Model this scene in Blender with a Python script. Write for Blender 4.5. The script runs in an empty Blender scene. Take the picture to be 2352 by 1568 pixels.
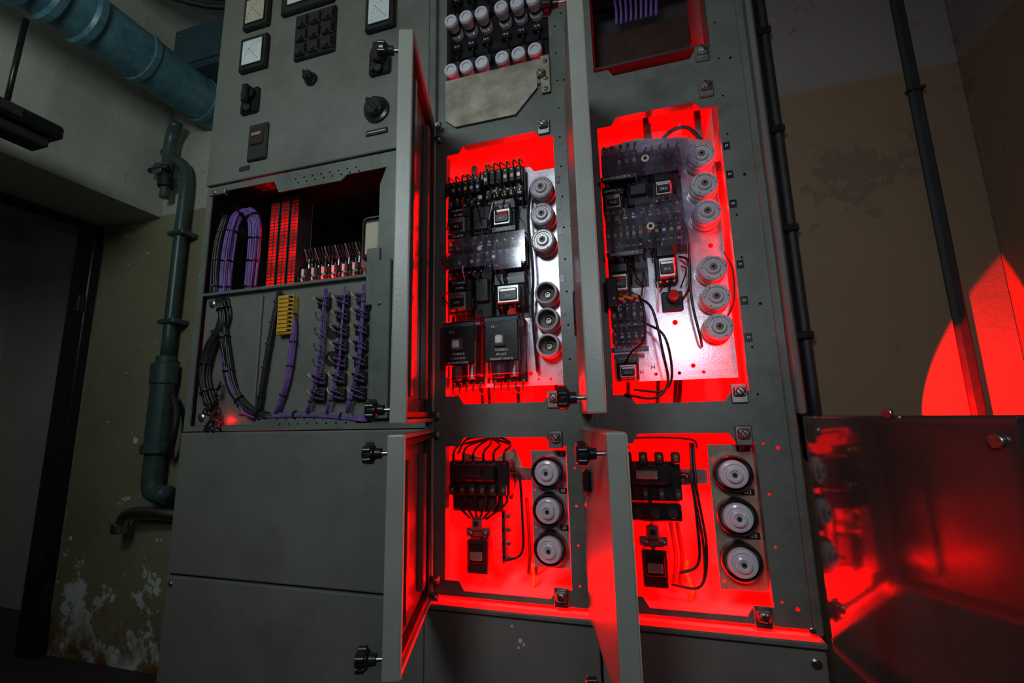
import bpy, bmesh, math, random
from mathutils import Vector, Matrix
random.seed(7)
scene=bpy.context.scene
COL=bpy.context.collection
# ------------------------------------------------------------------ materials
def newmat(name):
    m=bpy.data.materials.new(name); m.use_nodes=True
    nt=m.node_tree; b=nt.nodes['Principled BSDF']
    return m,nt,b
def pm(name,col,rough=.5,metal=0.,var=.15,nscale=12.,bump=0.,bscale=200.,dirt=None,dirtamt=.5,spec=.5,coat=0.,rv=(.08,.1)):
    m,nt,b=newmat(name); N=nt.nodes; L=nt.links
    tc=N.new('ShaderNodeTexCoord')
    n=N.new('ShaderNodeTexNoise'); n.inputs['Scale'].default_value=nscale; n.inputs['Detail'].default_value=6; n.inputs['Roughness'].default_value=.65
    L.new(tc.outputs['Object'],n.inputs['Vector'])
    r=N.new('ShaderNodeValToRGB'); r.color_ramp.elements[0].position=.3; r.color_ramp.elements[1].position=.72
    r.color_ramp.elements[0].color=tuple(c*(1-var) for c in col)+(1,)
    r.color_ramp.elements[1].color=tuple(min(1,c*(1+var)) for c in col)+(1,)
    L.new(n.outputs['Fac'],r.inputs['Fac']); last=r.outputs['Color']
    if dirt:
        n2=N.new('ShaderNodeTexNoise'); n2.inputs['Scale'].default_value=nscale*.37; n2.inputs['Detail'].default_value=9; n2.inputs['Roughness'].default_value=.75
        L.new(tc.outputs['Object'],n2.inputs['Vector'])
        r2=N.new('ShaderNodeValToRGB'); r2.color_ramp.elements[0].position=.5; r2.color_ramp.elements[1].position=.7
        r2.color_ramp.elements[1].color=(dirtamt,)*3+(1,)
        L.new(n2.outputs['Fac'],r2.inputs['Fac'])
        mx=N.new('ShaderNodeMix'); mx.data_type='RGBA'; L.new(r2.outputs['Color'],mx.inputs['Factor']); L.new(last,mx.inputs['A']); mx.inputs['B'].default_value=dirt+(1,)
        last=mx.outputs['Result']
    L.new(last,b.inputs['Base Color'])
    rr=N.new('ShaderNodeMapRange'); rr.inputs['To Min'].default_value=max(.03,rough-rv[0]); rr.inputs['To Max'].default_value=min(1,rough+rv[1])
    L.new(n.outputs['Fac'],rr.inputs['Value']); L.new(rr.outputs['Result'],b.inputs['Roughness'])
    b.inputs['Metallic'].default_value=metal; b.inputs['Specular IOR Level'].default_value=spec
    if coat: b.inputs['Coat Weight'].default_value=coat; b.inputs['Coat Roughness'].default_value=.1
    if bump:
        n3=N.new('ShaderNodeTexNoise'); n3.inputs['Scale'].default_value=bscale; n3.inputs['Detail'].default_value=3
        L.new(tc.outputs['Object'],n3.inputs['Vector'])
        bp=N.new('ShaderNodeBump'); bp.inputs['Strength'].default_value=bump; bp.inputs['Distance'].default_value=.002
        L.new(n3.outputs['Fac'],bp.inputs['Height']); L.new(bp.outputs['Normal'],b.inputs['Normal'])
    return m
PAINT=pm('grey_green_enamel',(.156,.160,.138),.38,0,.11,5,.12,260,(.08,.078,.062),.65)
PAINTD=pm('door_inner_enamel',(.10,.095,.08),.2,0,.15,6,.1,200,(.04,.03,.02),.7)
EDGE=pm('door_edge_enamel',(.26,.285,.24),.35,0,.06,8,.12,260,(.2,.19,.13),.3)
FRAME=pm('frame_enamel',(.13,.150,.13),.36,0,.15,12,.1,200,(.05,.045,.035),.6)
LINER=pm('cabinet_liner',(.42,.36,.34),.5,0,.25,7)
DARKIN=pm('shade_dark_liner',(.03,.03,.028),.6,0,.2,8)  # interior shade put into the colour: liner darkened so recesses stay dark
BLACK=pm('black_bakelite',(.012,.012,.013),.28,0,.3,30)
RUBBER=pm('black_rubber',(.014,.014,.014),.6,0,.3,30)
SEAM=pm('seam_black',(.008,.008,.007),.8)
CREAM=pm('aged_gasket',(.40,.36,.24),.6,0,.2,40)
CERAM=pm('ceramic_white',(.6,.6,.64),.2,0,.05,20,coat=.4,dirt=(.38,.36,.34),dirtamt=.35)
CERAMD=pm('ceramic_aged',(.46,.43,.45),.25,0,.1,25,coat=.4,dirt=(.2,.18,.17),dirtamt=.4)
CERIN=pm('ceramic_inner',(.12,.10,.08),.5,0,.2,40)
STEEL=pm('zinc_steel',(.42,.43,.42),.35,1,.2,30,dirt=(.2,.17,.13),dirtamt=.5)
PLATE=pm('zinc_plate',(.62,.60,.66),.26,.6,.22,12,.08,300,(.22,.18,.17),.8)
BRASS=pm('brass',(.55,.36,.12),.35,1,.2,40)
TARN=pm('tarnished_plate',(.36,.34,.26),.4,.5,.3,18,.05,200,(.15,.12,.08),.8)
PURP=pm('purple_insulation',(.13,.065,.27),.45,0,.35,30)
BCAB=pm('black_insulation',(.013,.013,.015),.4,0,.3,30)
YEL=pm('yellow_terminal',(.62,.36,.03),.45,0,.15,30)
WHT=pm('white_enamel',(.55,.55,.53),.4,0,.1,30)
TXT=pm('white_lettering',(.75,.75,.75),.5,0,.02,30)
MET=pm('meter_face',(.66,.72,.72),.35,0,.06,60,dirt=(.4,.45,.42),dirtamt=.5)
METB=pm('meter_face_beige',(.50,.45,.34),.4,0,.1,30)
TEAL=pm('teal_duct_paint',(.065,.18,.225),.42,.1,.4,26,.25,120,(.15,.23,.25),.7)
TEALD=pm('teal_box_paint',(.03,.065,.085),.5,0,.2,9)
PGREEN=pm('pipe_green_paint',(.045,.085,.08),.35,0,.25,14,.1,150)
BROWN=pm('paxolin',(.035,.018,.012),.4,0,.3,20)
BOARD=pm('insulating_board',(.03,.028,.035),.3,0,.4,20)
LENS=pm('red_lens',(.6,.01,.01),.15,0,.1,10)
CONC=pm('dark_concrete',(.045,.045,.04),.85,0,.3,4,.4,60)
def plaster(name,top,bot,split,peel,lowz,rust=False,scale=1.,spots=.715,stain=.55,peelth=.64):
    m,nt,b=newmat(name); N=nt.nodes; L=nt.links
    g=N.new('ShaderNodeNewGeometry'); sp=N.new('ShaderNodeSeparateXYZ'); L.new(g.outputs['Position'],sp.inputs[0])
    def noise(s,d=8,r=.65):
        n=N.new('ShaderNodeTexNoise'); n.inputs['Scale'].default_value=s*scale; n.inputs['Detail'].default_value=d; n.inputs['Roughness'].default_value=r
        L.new(g.outputs['Position'],n.inputs['Vector']); return n.outputs['Fac']
    def ramp(f,a,bb):
        r=N.new('ShaderNodeMapRange'); r.inputs['From Min'].default_value=a; r.inputs['From Max'].default_value=bb; L.new(f,r.inputs['Value']); return r.outputs['Result']
    def mix(f,a,bb):
        x=N.new('ShaderNodeMix'); x.data_type='RGBA'; L.new(f,x.inputs['Factor'])
        for k,v in (('A',a),('B',bb)):
            if isinstance(v,tuple): x.inputs[k].default_value=v+(1,)
            else: L.new(v,x.inputs[k])
        return x.outputs['Result']
    def math_(op,a,bb):
        x=N.new('ShaderNodeMath'); x.operation=op
        for k,v in ((0,a),(1,bb)):
            if isinstance(v,(int,float)): x.inputs[k].default_value=v
            else: L.new(v,x.inputs[k])
        return x.outputs[0]
    c=mix(ramp(sp.outputs['Z'],split-.005,split+.005),bot,top)
    c=mix(math_('MULTIPLY',ramp(noise(3),.45,.75),stain),c,tuple(x*.5 for x in bot))
    c=mix(math_('MULTIPLY',ramp(noise(22,6),.6,.72),stain*.9),c,tuple(x*.4 for x in bot))
    low=ramp(sp.outputs['Z'],lowz,.25)
    pk=math_('ADD',noise(5,12,.75),math_('MULTIPLY',low,.16))
    pe=ramp(pk,peelth,peelth+.02)
    c=mix(pe,c,peel)
    spk=ramp(noise(16,4,.5),spots,spots+.01)
    c=mix(spk,c,peel)
    if rust:
        rs=math_('MULTIPLY',ramp(sp.outputs['Z'],.55,.3),ramp(noise(6,6),.45,.6)); c=mix(rs,c,(.2,.08,.015))
    L.new(c,b.inputs['Base Color']); b.inputs['Roughness'].default_value=.85
    bp=N.new('ShaderNodeBump'); bp.inputs['Strength'].default_value=.35; bp.inputs['Distance'].default_value=.006
    h=math_('SUBTRACT',noise(50,5),math_('MULTIPLY',pe,.8)); L.new(h,bp.inputs['Height']); L.new(bp.outputs['Normal'],b.inputs['Normal'])
    return m
WALLL=plaster('plaster_left',(.48,.49,.43),(.28,.255,.155),2.17,(.72,.76,.72),1.0,True)
WALLU=plaster('plaster_upper',(.46,.47,.41),(.42,.42,.36),2.0,(.5,.5,.46),.2,stain=.4,peelth=.8,spots=.8)
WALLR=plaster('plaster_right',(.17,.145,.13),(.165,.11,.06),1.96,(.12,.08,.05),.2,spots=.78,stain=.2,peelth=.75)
def clear(name,tint,alpha=.2,rough=.08):
    m,nt,b=newmat(name); N=nt.nodes; L=nt.links
    tr=N.new('ShaderNodeBsdfTransparent'); tr.inputs[0].default_value=(.93,.92,.97,1)
    b.inputs['Base Color'].default_value=tint+(1,); b.inputs['Roughness'].default_value=rough
    n=N.new('ShaderNodeTexNoise'); n.inputs['Scale'].default_value=9; n.inputs['Detail'].default_value=9; n.inputs['Roughness'].default_value=.7
    mr=N.new('ShaderNodeMapRange'); mr.inputs['From Min'].default_value=.42; mr.inputs['From Max'].default_value=.7
    mr.inputs['To Min'].default_value=alpha*.25; mr.inputs['To Max'].default_value=alpha*2.2
    L.new(n.outputs['Fac'],mr.inputs['Value'])
    mx=N.new('ShaderNodeMixShader'); L.new(mr.outputs['Result'],mx.inputs[0]); L.new(tr.outputs[0],mx.inputs[1]); L.new(b.outputs[0],mx.inputs[2])
    gl=N.new('ShaderNodeBsdfGlossy'); gl.inputs['Roughness'].default_value=rough; m2=N.new('ShaderNodeMixShader'); m2.inputs[0].default_value=.07
    L.new(mx.outputs[0],m2.inputs[1]); L.new(gl.outputs[0],m2.inputs[2])
    L.new(m2.outputs[0],N['Material Output'].inputs[0]); return m
CLEAR=clear('clear_plastic',(.4,.42,.5),.05)
ACRYL=clear('acrylic_sheet',(.36,.36,.46),.08,.10)
# ------------------------------------------------------------------ builder
class B:
    def __init__(s,name): s.name=name; s.bm=bmesh.new(); s.m=[]
    def mi(s,m):
        if m not in s.m: s.m.append(m)
        return s.m.index(m)
    def add(s,tb,mat,smooth=False,M=None):
        i=s.mi(mat); vm={}
        for v in tb.verts: vm[v]=s.bm.verts.new(M@v.co if M else v.co)
        for f in tb.faces:
            try: nf=s.bm.faces.new([vm[v] for v in f.verts])
            except ValueError: continue
            nf.material_index=i; nf.smooth=smooth
        tb.free()
    def box(s,x0,x1,y0,y1,z0,z1,mat,bev=0,M=None,seg=1):
        tb=bmesh.new(); bmesh.ops.create_cube(tb,size=1)
        for v in tb.verts: v.co=Vector((x0+(v.co.x+.5)*(x1-x0),y0+(v.co.y+.5)*(y1-y0),z0+(v.co.z+.5)*(z1-z0)))
        if bev: bmesh.ops.bevel(tb,geom=list(tb.edges),offset=bev,segments=seg,affect='EDGES',profile=.5)
        s.add(tb,mat,False,M); return s
    def lathe(s,o,ax,prof,mat,seg=28,M=None):
        ax=Vector(ax).normalized(); a=ax.orthogonal().normalized(); b=ax.cross(a); o=Vector(o); tb=bmesh.new()
        for (r0,h0),(r1,h1) in zip(prof[:-1],prof[1:]):
            def ring(r,h):
                if r<1e-6: return [tb.verts.new(o+ax*h)]
                return [tb.verts.new(o+ax*h+(a*math.cos(t)+b*math.sin(t))*r) for t in [2*math.pi*k/seg for k in range(seg)]]
            A,Bq=ring(r0,h0),ring(r1,h1)
            for k in range(seg):
                k2=(k+1)%seg
                if len(A)==1 and len(Bq)==1: break
                if len(A)==1: tb.faces.new([A[0],Bq[k],Bq[k2]])
                elif len(Bq)==1: tb.faces.new([A[k],Bq[0],A[k2]])
                else: tb.faces.new([A[k],Bq[k],Bq[k2],A[k2]])
        s.add(tb,mat,True,M); return s
    def cyl(s,o,ax,r,h,mat,seg=24,M=None,ch=.12):
        c=min(r,h)*ch
        return s.lathe(o,ax,[(0,0),(r-c,0),(r,c),(r,h-c),(r-c,h),(0,h)],mat,seg,M)
    def tube(s,pts,r,mat,seg=8,res=6,M=None):
        P=[Vector(p) for p in pts]; Q=[]
        if len(P)==2: Q=P
        else:
            E=[2*P[0]-P[1]]+P+[2*P[-1]-P[-2]]
            for i in range(1,len(E)-2):
                for k in range(res):
                    t=k/res; p0,p1,p2,p3=E[i-1:i+3]
                    Q.append(.5*((2*p1)+(p2-p0)*t+(2*p0-5*p1+4*p2-p3)*t*t+(3*p1-p0-3*p2+p3)*t**3))
            Q.append(P[-1])
        tb=bmesh.new(); T=(Q[1]-Q[0]).normalized(); n=T.orthogonal().normalized(); prev=None
        for i,q in enumerate(Q):
            T=(Q[min(i+1,len(Q)-1)]-Q[max(i-1,0)]); 
            if T.length<1e-9: continue
            T.normalize(); n=(n-T*n.dot(T)).normalized(); b=T.cross(n)
            R=[tb.verts.new(q+(n*math.cos(a)+b*math.sin(a))*r) for a in [2*math.pi*k/seg for k in range(seg)]]
            if prev:
                for k in range(seg): tb.faces.new([prev[k],prev[(k+1)%seg],R[(k+1)%seg],R[k]])
            else: tb.faces.new(R[::-1])
            prev=R
        tb.faces.new(prev)
        s.add(tb,mat,True,M); return s
    def plate(s,outer,holes,y0,y1,mat,M=None):
        """flat sheet in XZ with true cut-outs"""
        tb=bmesh.new(); ed=[]
        def loop(p):
            vs=[tb.verts.new((x,y0,z)) for x,z in p]
            for i in range(len(vs)): ed.append(tb.edges.new((vs[i],vs[(i+1)%len(vs)])))
        loop(outer)
        for h in holes:
            if len(h)==3 and not isinstance(h[0],tuple):
                x,z,r=h; loop([(x+r*math.cos(t),z+r*math.sin(t)) for t in [2*math.pi*k/10 for k in range(10)]])
            else: loop(h)
        bmesh.ops.triangle_fill(tb,use_beauty=True,use_dissolve=False,edges=ed)
        g=bmesh.ops.extrude_face_region(tb,geom=list(tb.faces))
        for v in [e for e in g['geom'] if isinstance(e,bmesh.types.BMVert)]: v.co.y=y1
        bmesh.ops.recalc_face_normals(tb,faces=list(tb.faces))
        s.add(tb,mat,False,M); return s
    def text(s,txt,x,y,z,size,mat,M=None,align='CENTER'):
        fc=bpy.data.curves.new('t','FONT'); fc.body=txt; fc.size=size; fc.align_x=align; fc.align_y='CENTER'; fc.extrude=.0002; fc.resolution_u=2
        ob=bpy.data.objects.new('t',fc); COL.objects.link(ob)
        dg=bpy.context.evaluated_depsgraph_get(); me=bpy.data.meshes.new_from_object(ob.evaluated_get(dg))
        tb=bmesh.new(); tb.from_mesh(me)
        T=Matrix.Translation((x,y,z))@Matrix.Rotation(math.pi/2,4,'X')
        s.add(tb,mat,False,(M@T) if M else T)
        bpy.data.objects.remove(ob); bpy.data.curves.remove(fc); bpy.data.meshes.remove(me); return s
    def label(s,txt,x,y,z,w,h,size=None,M=None):
        s.box(x-w/2,x+w/2,y-.0012,y,z-h/2,z+h/2,BLACK,M=M)
        ls=txt.split('\n'); size=size or h/len(ls)*.95
        for i,l in enumerate(ls): s.text(l,x,y-.0016,z+h/2-(i+.5)*h/len(ls),size,TXT,M)
        return s
    def screw(s,x,y,z,r=.005,mat=None,ang=.5,ax=(0,-1,0),M=None):
        mat=mat or STEEL
        s.lathe((x,y,z),ax,[(r,0),(r,r*.35),(r*.7,r*.6),(0,r*.65)],mat,12,M)
        R=(M or Matrix.Identity(4))@Matrix.Translation((x,y,z))@Matrix.Rotation(ang,4,'Y')
        s.box(-r*.85,r*.85,-r*.72,-r*.5,-r*.12,r*.12,SEAM,M=R)
        return s
    def done(s,parent=None):
        me=bpy.data.meshes.new(s.name); s.bm.to_mesh(me); s.bm.free()
        for m in s.m: me.materials.append(m)
        ob=bpy.data.objects.new(s.name,me); COL.objects.link(ob)
        if parent: ob.parent=parent
        return ob
def empty(name):
    e=bpy.data.objects.new(name,None); e.empty_display_size=.1; COL.objects.link(e); return e
def rect(x0,x1,z0,z1): return [(x0,z0),(x1,z0),(x1,z1),(x0,z1)]
FLOOR=.25; CEIL=3.15
# ------------------------------------------------------------------ room shell
B('floor').box(-3.9,.9,-2.6,.9,FLOOR-.1,FLOOR,CONC).done()
B('ceiling').box(-3.9,.9,-2.6,.6,CEIL,CEIL+.1,WALLU).done()
B('wall_back').box(-2.46,.30,.42,.52,FLOOR,CEIL,WALLL).done()
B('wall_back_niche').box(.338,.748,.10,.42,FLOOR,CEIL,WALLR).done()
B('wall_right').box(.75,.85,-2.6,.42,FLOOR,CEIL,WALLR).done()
B('wall_left').box(-2.6,-2.1,-2.6,.419,2.16,CEIL,WALLU).done()
B('wall_left_pier').box(-2.6,-2.45,-2.6,-.76,FLOOR,2.159,WALLL).done()
w=B('wall_corridor'); w.box(-3.9,-3.7,-2.6,.9,FLOOR,CEIL,WALLU); w.done()
w=B('wall_corridor_end'); w.box(-3.7,-2.62,.7,.9,FLOOR,CEIL,WALLU); w.done()
d=B('door_1')
d.box(-2.58,-2.455,.375,.415,FLOOR+.001,2.155,BLACK,.004); d.box(-2.58,-2.455,-.75,.375,2.11,2.155,BLACK,.004); d.box(-2.58,-2.455,-.749,-.69,FLOOR+.001,2.11,BLACK,.004)
d.box(-2.475,-2.45,.345,.375,1.72,1.80,RUBBER,.004); d.box(-2.475,-2.45,.345,.375,.6,.68,RUBBER,.004)
d.done()
# ------------------------------------------------------------------ duct
v=B('ventilation_duct'); x,z=-1.83,2.66
v.lathe((x,.419,z),(0,-1,0),[(0,0),(.10,0),(.10,.5),(.112,.51),(.112,.53),(.104,.54),(.104,.60),(.116,.61),(.116,.63),(.108,.64),(.108,.67),(.118,.68),(.118,1.5),(0,1.5)],TEAL,40)
for yy in (.36,.1): v.lathe((x,yy,z),(0,-1,0),[(.10,0),(.106,.003),(.106,.022),(.10,.025)],TEAL,40)
v.done()
p=B('fluorescent_lamp')
p.box(-1.97,-1.83,-.62,-.10,2.165,2.215,BLACK,.008); p.box(-1.94,-1.86,-.60,-.12,2.13,2.166,RUBBER,.006)
p.tube([(-1.90,-.22,2.21),(-1.88,-.22,2.545)],.008,BLACK); p.cyl((-1.9,-.22,2.215),(0,0,1),.02,.015,BLACK)
for k in range(3): p.box(-1.835,-1.826,-.5+k*.12,-.45+k*.12,2.175,2.205,RUBBER)
p.done()
p=B('water_pipe'); y=.375; x=-1.905
p.tube([(x,y,1.46),(x,y,2.1),(x,y,2.27),(x-.02,y,2.36),(x-.08,y,2.41),(x-.15,y,2.46)],.024,PGREEN,14)
p.tube([(x-.11,y-.01,2.30),(x-.11,y-.01,2.50),(x-.06,y-.03,2.58)],.026,PGREEN,14)
p.cyl((x-.11,y-.01,2.27),(0,0,1),.032,.05,RUBBER); p.cyl((x-.11,y-.01,2.22),(0,0,1),.02,.05,PGREEN); p.cyl((x-.11,y-.06,2.34),(0,1,0),.03,.05,PGREEN); p.tube([(x-.16,y-.05,2.34),(x-.05,y-.05,2.34)],.012,RUBBER)
for zz,r,h in ((1.44,.034,.04),(1.36,.048,.09),(1.10,.042,.27),(1.08,.052,.04),(1.02,.036,.07)): p.cyl((x+.01,y-.01,zz),(0,0,1),r,h,PGREEN,24)
p.tube([(x+.01,y-.01,1.05),(x+.01,y-.01,.97),(x+.03,y-.01,.93),(x+.10,y-.01,.92)],.036,PGREEN,16)
p.tube([(x+.05,y,1.32),(x+.10,y-.01,1.25),(x+.11,y-.02,1.15),(x+.07,y,1.07)],.014,RUBBER)
for zz in (2.02,1.62): p.box(x-.04,x+.05,y-.03,y+.044,zz,zz+.02,PGREEN,.003)
p.done()
p=B('pipe_stub'); p.tube([(-2.03,.36,.80),(-1.99,.36,.845),(-1.85,.37,.85),(-1.76,.39,.84)],.024,STEEL,14); p.cyl((-2.035,.36,.77),(0,0,1),.03,.04,STEEL); p.cyl((-1.77,.419,.84),(0,-1,0),.035,.01,STEEL); p.done()
p=B('junction_box'); p.box(-1.98,-1.55,.30,.419,2.80,3.03,TEALD,.01); p.box(-1.96,-1.57,.292,.30,2.82,3.01,TEALD,.004); p.screw(-1.93,.292,2.85,.008); p.screw(-1.93,.292,2.98,.008); p.done()
p=B('ceiling_cable'); 
for k in range(4): p.tube([(-2.05,-.3,3.13-k*.004),(-1.9,.0+.03*k,3.10-.02*k),(-1.6,.2+.03*k,3.08-.015*k),(-1.2,.3,3.12)],.012,RUBBER)
p.done()
p=B('wall_cable')
for dx in (0,.022): p.tube([(.35+dx,.088,1.10),(.352+dx,.088,2.0),(.35+dx,.088,CEIL)],.011,RUBBER,10)
for zz in (1.35,1.6,1.85,2.12,2.4): p.box(.339,.386,.072,.0995,zz,zz+.018,BLACK,.003)
p.done()
p=B('wall_conduit'); p.box(.643,.668,.085,.0995,FLOOR+.6,CEIL,RUBBER,.006)
for zz in (1.9,2.4): p.box(.640,.672,.080,.0995,zz,zz+.008,RUBBER,.002)
p.done()
# ------------------------------------------------------------------ left control cabinet
cab=empty('control_cabinet')
b=B('carcass'); XL,XR=-1.283,-.4985
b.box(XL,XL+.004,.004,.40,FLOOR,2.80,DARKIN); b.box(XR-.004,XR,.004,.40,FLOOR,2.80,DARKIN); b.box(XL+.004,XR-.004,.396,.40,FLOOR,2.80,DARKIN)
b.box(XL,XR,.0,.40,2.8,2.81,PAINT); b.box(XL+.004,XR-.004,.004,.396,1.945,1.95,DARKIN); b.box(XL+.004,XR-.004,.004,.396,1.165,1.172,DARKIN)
b.done(cab)
b=B('upper_panel'); b.box(XL,XR,-.012,.004,1.948,2.80,PAINT,.004,seg=2); b.done(cab)
b=B('middle_panel'); b.box(XL,XR,-.010,.004,.790,1.172,PAINT,.004,seg=2); b.box(XL,XR,-.010,.004,FLOOR,.784,PAINT,.004,seg=2); b.box(XL+.003,XR-.003,.0,.01,.77,.80,SEAM); b.screw(XL+.02,-.01,.765,.007); b.done(cab)
b=B('opening_frame')
hol=[(-.94+.03*k+(.01 if j else 0),1.918-.014*j,.0032) for k in range(8) for j in range(2)]
hol2=[(-.95+.03*k+(.01 if j else 0),1.205-.014*j,.0032) for k in range(8) for j in range(2)]
b.plate([(XL,1.175),(XR,1.175),(XR,1.945),(XL,1.945)],[[(XL+.022,1.19),(-1.03,1.19),(-1.01,1.22),(-.72,1.22),(-.70,1.19),(-.65,1.19),(-.65,1.85),(-.63,1.90),(-.76,1.90),(-.78,1.885),(-1.0,1.885),(-1.02,1.925),(XL+.022,1.925)]]+hol+hol2,-.004,0,FRAME)
b.box(-.655,-.60,-.02,.0,1.20,1.62,FRAME,.002); b.box(-.68,-.64,-.012,.0,1.50,1.66,FRAME,.002); b.screw(-.63,-.02,1.5,.006)
b.box(XL+.03,XL+.09,-.02,-.004,1.905,1.925,STEEL,.002); b.screw(XL+.05,-.02,1.915,.006)
b.done(cab)
b=B('relay_back_panel')
b.box(-1.262,-.655,.012,.018,1.19,1.585,PAINT,.001); b.box(-1.262,-.655,-.004,.04,1.583,1.592,FRAME,.001)
b.cyl((-.795,.012,1.44),(0,-1,0),.022,.001,BROWN); b.cyl((-.795,.012,1.365),(0,-1,0),.022,.001,SEAM)
b.box(-1.10,-1.04,.004,.012,1.22,1.57,PAINT,.002)
for sx,sz in ((-1.235,1.56),(-1.235,1.215)): b.screw(sx,.012,sz,.012)
b.done(cab)
w=B('purple_cable_loom'); R=random.random
def bundle(w,pts,n,r,spread,mat,tie=.06):
    for i in range(n):
        a=R()*6.28; q=spread*math.sqrt(R())
        off=Vector((math.cos(a)*q,math.sin(a)*q*.6,math.sin(a)*q*.5))
        w.tube([Vector(p)+off+Vector((R()-.5,R()-.5,R()-.5))*spread*.4 for p in pts],r,mat,6,5)
    P=[Vector(p) for p in pts]
    E=[2*P[0]-P[1]]+P+[2*P[-1]-P[-2]]
    for i in range(1,len(E)-2):
        p0,p1,p2,p3=E[i-1:i+3]
        n=max(1,int((p2-p1).length/tie))
        for k in range(n):
            t=(k+.5)/n
            c=.5*((2*p1)+(p2-p0)*t+(2*p0-5*p1+4*p2-p3)*t*t+(3*p1-p0-3*p2+p3)*t**3)
            d=.5*((p2-p0)+2*(2*p0-5*p1+4*p2-p3)*t+3*(3*p1-p0-3*p2+p3)*t*t)
            w.lathe(c-d.normalized()*.0015,d,[(spread*.8,0),(spread*1.02+r*.6,0),(spread*1.02+r*.6,.003),(spread*.8,.003)],BCAB,12)
bundle(w,[(-1.235,.05,1.58),(-1.24,.05,1.75),(-1.215,.05,1.86),(-1.175,.05,1.875),(-1.145,.06,1.81),(-1.15,.06,1.58)],40,.0035,.019,PURP)
bundle(w,[(-.93,.0,1.54),(-.915,.0,1.45),(-.925,.0,1.32),(-.955,.0,1.225)],14,.0026,.009,PURP)
bundle(w,[(-1.17,.0,1.41),(-1.11,.0,1.29),(-1.05,.0,1.22),(-.96,.0,1.215),(-.82,.0,1.215),(-.67,.0,1.20)],16,.003,.010,PURP,.08)
for cx in (-.84,-.775,-.715):
    bundle(w,[(cx+.03,-.008,1.56),(cx+.025,-.008,1.45),(cx+.02,-.008,1.34),(cx-.01,-.006,1.22)],7,.0018,.0055,PURP,.05)
for i in range(7):
    for cx in (-.82,-.758,-.696):
        z=1.265+.043*i; w.tube([(cx-.018,-.006,z+.004),(cx-.005,-.022,z+.012),(cx+.024,-.010,z-.002)],.0014,PURP,5); w.tube([(cx-.01,-.006,z-.008),(cx,-.024,z-.004),(cx+.024,-.010,z-.014)],.0014,PURP,5)
w.done(cab)
w=B('black_cable_loom')
bundle(w,[(-1.19,.0,1.57),(-1.17,.0,1.50),(-1.215,.0,1.42),(-1.225,.0,1.33),(-1.19,.0,1.25)],30,.004,.018,BCAB,.06)
bundle(w,[(-1.18,.0,1.50),(-1.15,.0,1.40),(-1.12,.0,1.30),(-1.05,.0,1.235),(-.98,.0,1.215)],20,.004,.014,BCAB,.06)
bundle(w,[(-.975,.0,1.57),(-.995,.0,1.45),(-1.01,.0,1.32),(-1.02,.0,1.22)],12,.003,.009,BCAB)
bundle(w,[(-1.26,.03,1.58),(-1.265,.03,1.75),(-1.24,.03,1.86)],12,.004,.012,BCAB)
for k in range(14):
    x=-1.2+R()*.05; z=1.2+R()*.12; w.tube([(x,.0,z),(x+.02*R(),-.02,z-.02),(x+.03*(R()-.5),.0,z-.03)],.003,BCAB,6)
w.done(cab)
w=B('yellow_terminal_block'); w.box(-.968,-.915,-.012,.012,1.44,1.555,YEL,.003)
for k in range(9): w.box(-.962,-.921,-.016,-.011,1.447+.012*k,1.455+.012*k,YEL,.001); w.box(-.925,-.915,-.018,-.012,1.449+.012*k,1.453+.012*k,SEAM)
w.done(cab)
w=B('relay_sockets')
for i in range(3):
    for j in range(7):
        cx=-.82+.062*i; cz=1.265+.043*j
        if i==0 and 1.34<cz<1.49: continue
        w.box(cx-.017,cx+.017,-.004,.012,cz-.016,cz+.016,BLACK,.002)
        for k in range(6): w.cyl((cx-.012+.008*(k%4),-.004,cz+(-.009 if k%2 else .008)+.002*R()),(0,-1,0),.0024,.008,STEEL if k%3 else BRASS,8)
        w.tube([(cx-.012,-.01,cz),(cx-.02,-.02,cz+.01),(cx-.03,-.005,cz+.02)],.0015,WHT if (i+j)%3 else YEL,5)
w.done(cab)
w=B('slotted_wiring_duct')
DUCTS=((-1.120,-1.085),(-1.078,-1.045),(-1.038,-1.008))
for x0,x1 in DUCTS:
    holes=[rect(x0+.003+c*(x1-x0-.004)/2,x0+.003+c*(x1-x0-.004)/2+(x1-x0)*.36,1.59+.0115*k,1.5980+.0115*k) for k in range(28) for c in (0,1)]
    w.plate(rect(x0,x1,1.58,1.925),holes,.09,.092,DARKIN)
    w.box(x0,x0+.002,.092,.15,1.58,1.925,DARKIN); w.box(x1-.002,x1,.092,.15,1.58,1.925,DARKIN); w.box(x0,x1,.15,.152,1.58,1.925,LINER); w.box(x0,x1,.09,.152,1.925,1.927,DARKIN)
w.done(cab)
w=B('contactor_row'); 
w.box(-1.0,-.72,.16,.17,1.60,1.68,BROWN); w.box(-1.0,-.72,.10,.17,1.60,1.612,FRAME)
for k in range(22):
    cx=-.99+.0125*k
    w.box(cx-.005,cx+.005,.10,.16,1.625,1.675,(WHT,BROWN,BLACK)[k%3],.002)
    w.cyl((cx,.13,1.66),(0,0,1),.005,.03+.03*R(),STEEL if k%3==0 else BLACK,12); w.cyl((cx-.002,.10,1.64),(0,-1,0),.004,.012,BRASS if k%2 else STEEL,10)
    w.tube([(cx,.12,1.70),(cx+.005,.10,1.74),(cx+.012,.12,1.69)],.0018,STEEL if k%3==0 else BCAB,5)
    w.tube([(cx,.10,1.65),(cx+.004,.08,1.63),(cx+.004,.10,1.605)],.002,WHT if k%3==1 else BCAB,5)
w.done(cab)
w=B('round_gauge'); w.box(-.755,-.66,.06,.16,1.63,1.80,PAINT,.018,seg=3); w.box(-.74,-.675,.055,.062,1.655,1.785,BLACK,.008); w.box(-.73,-.685,.05,.056,1.67,1.77,METB,.004); w.done(cab)
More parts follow.
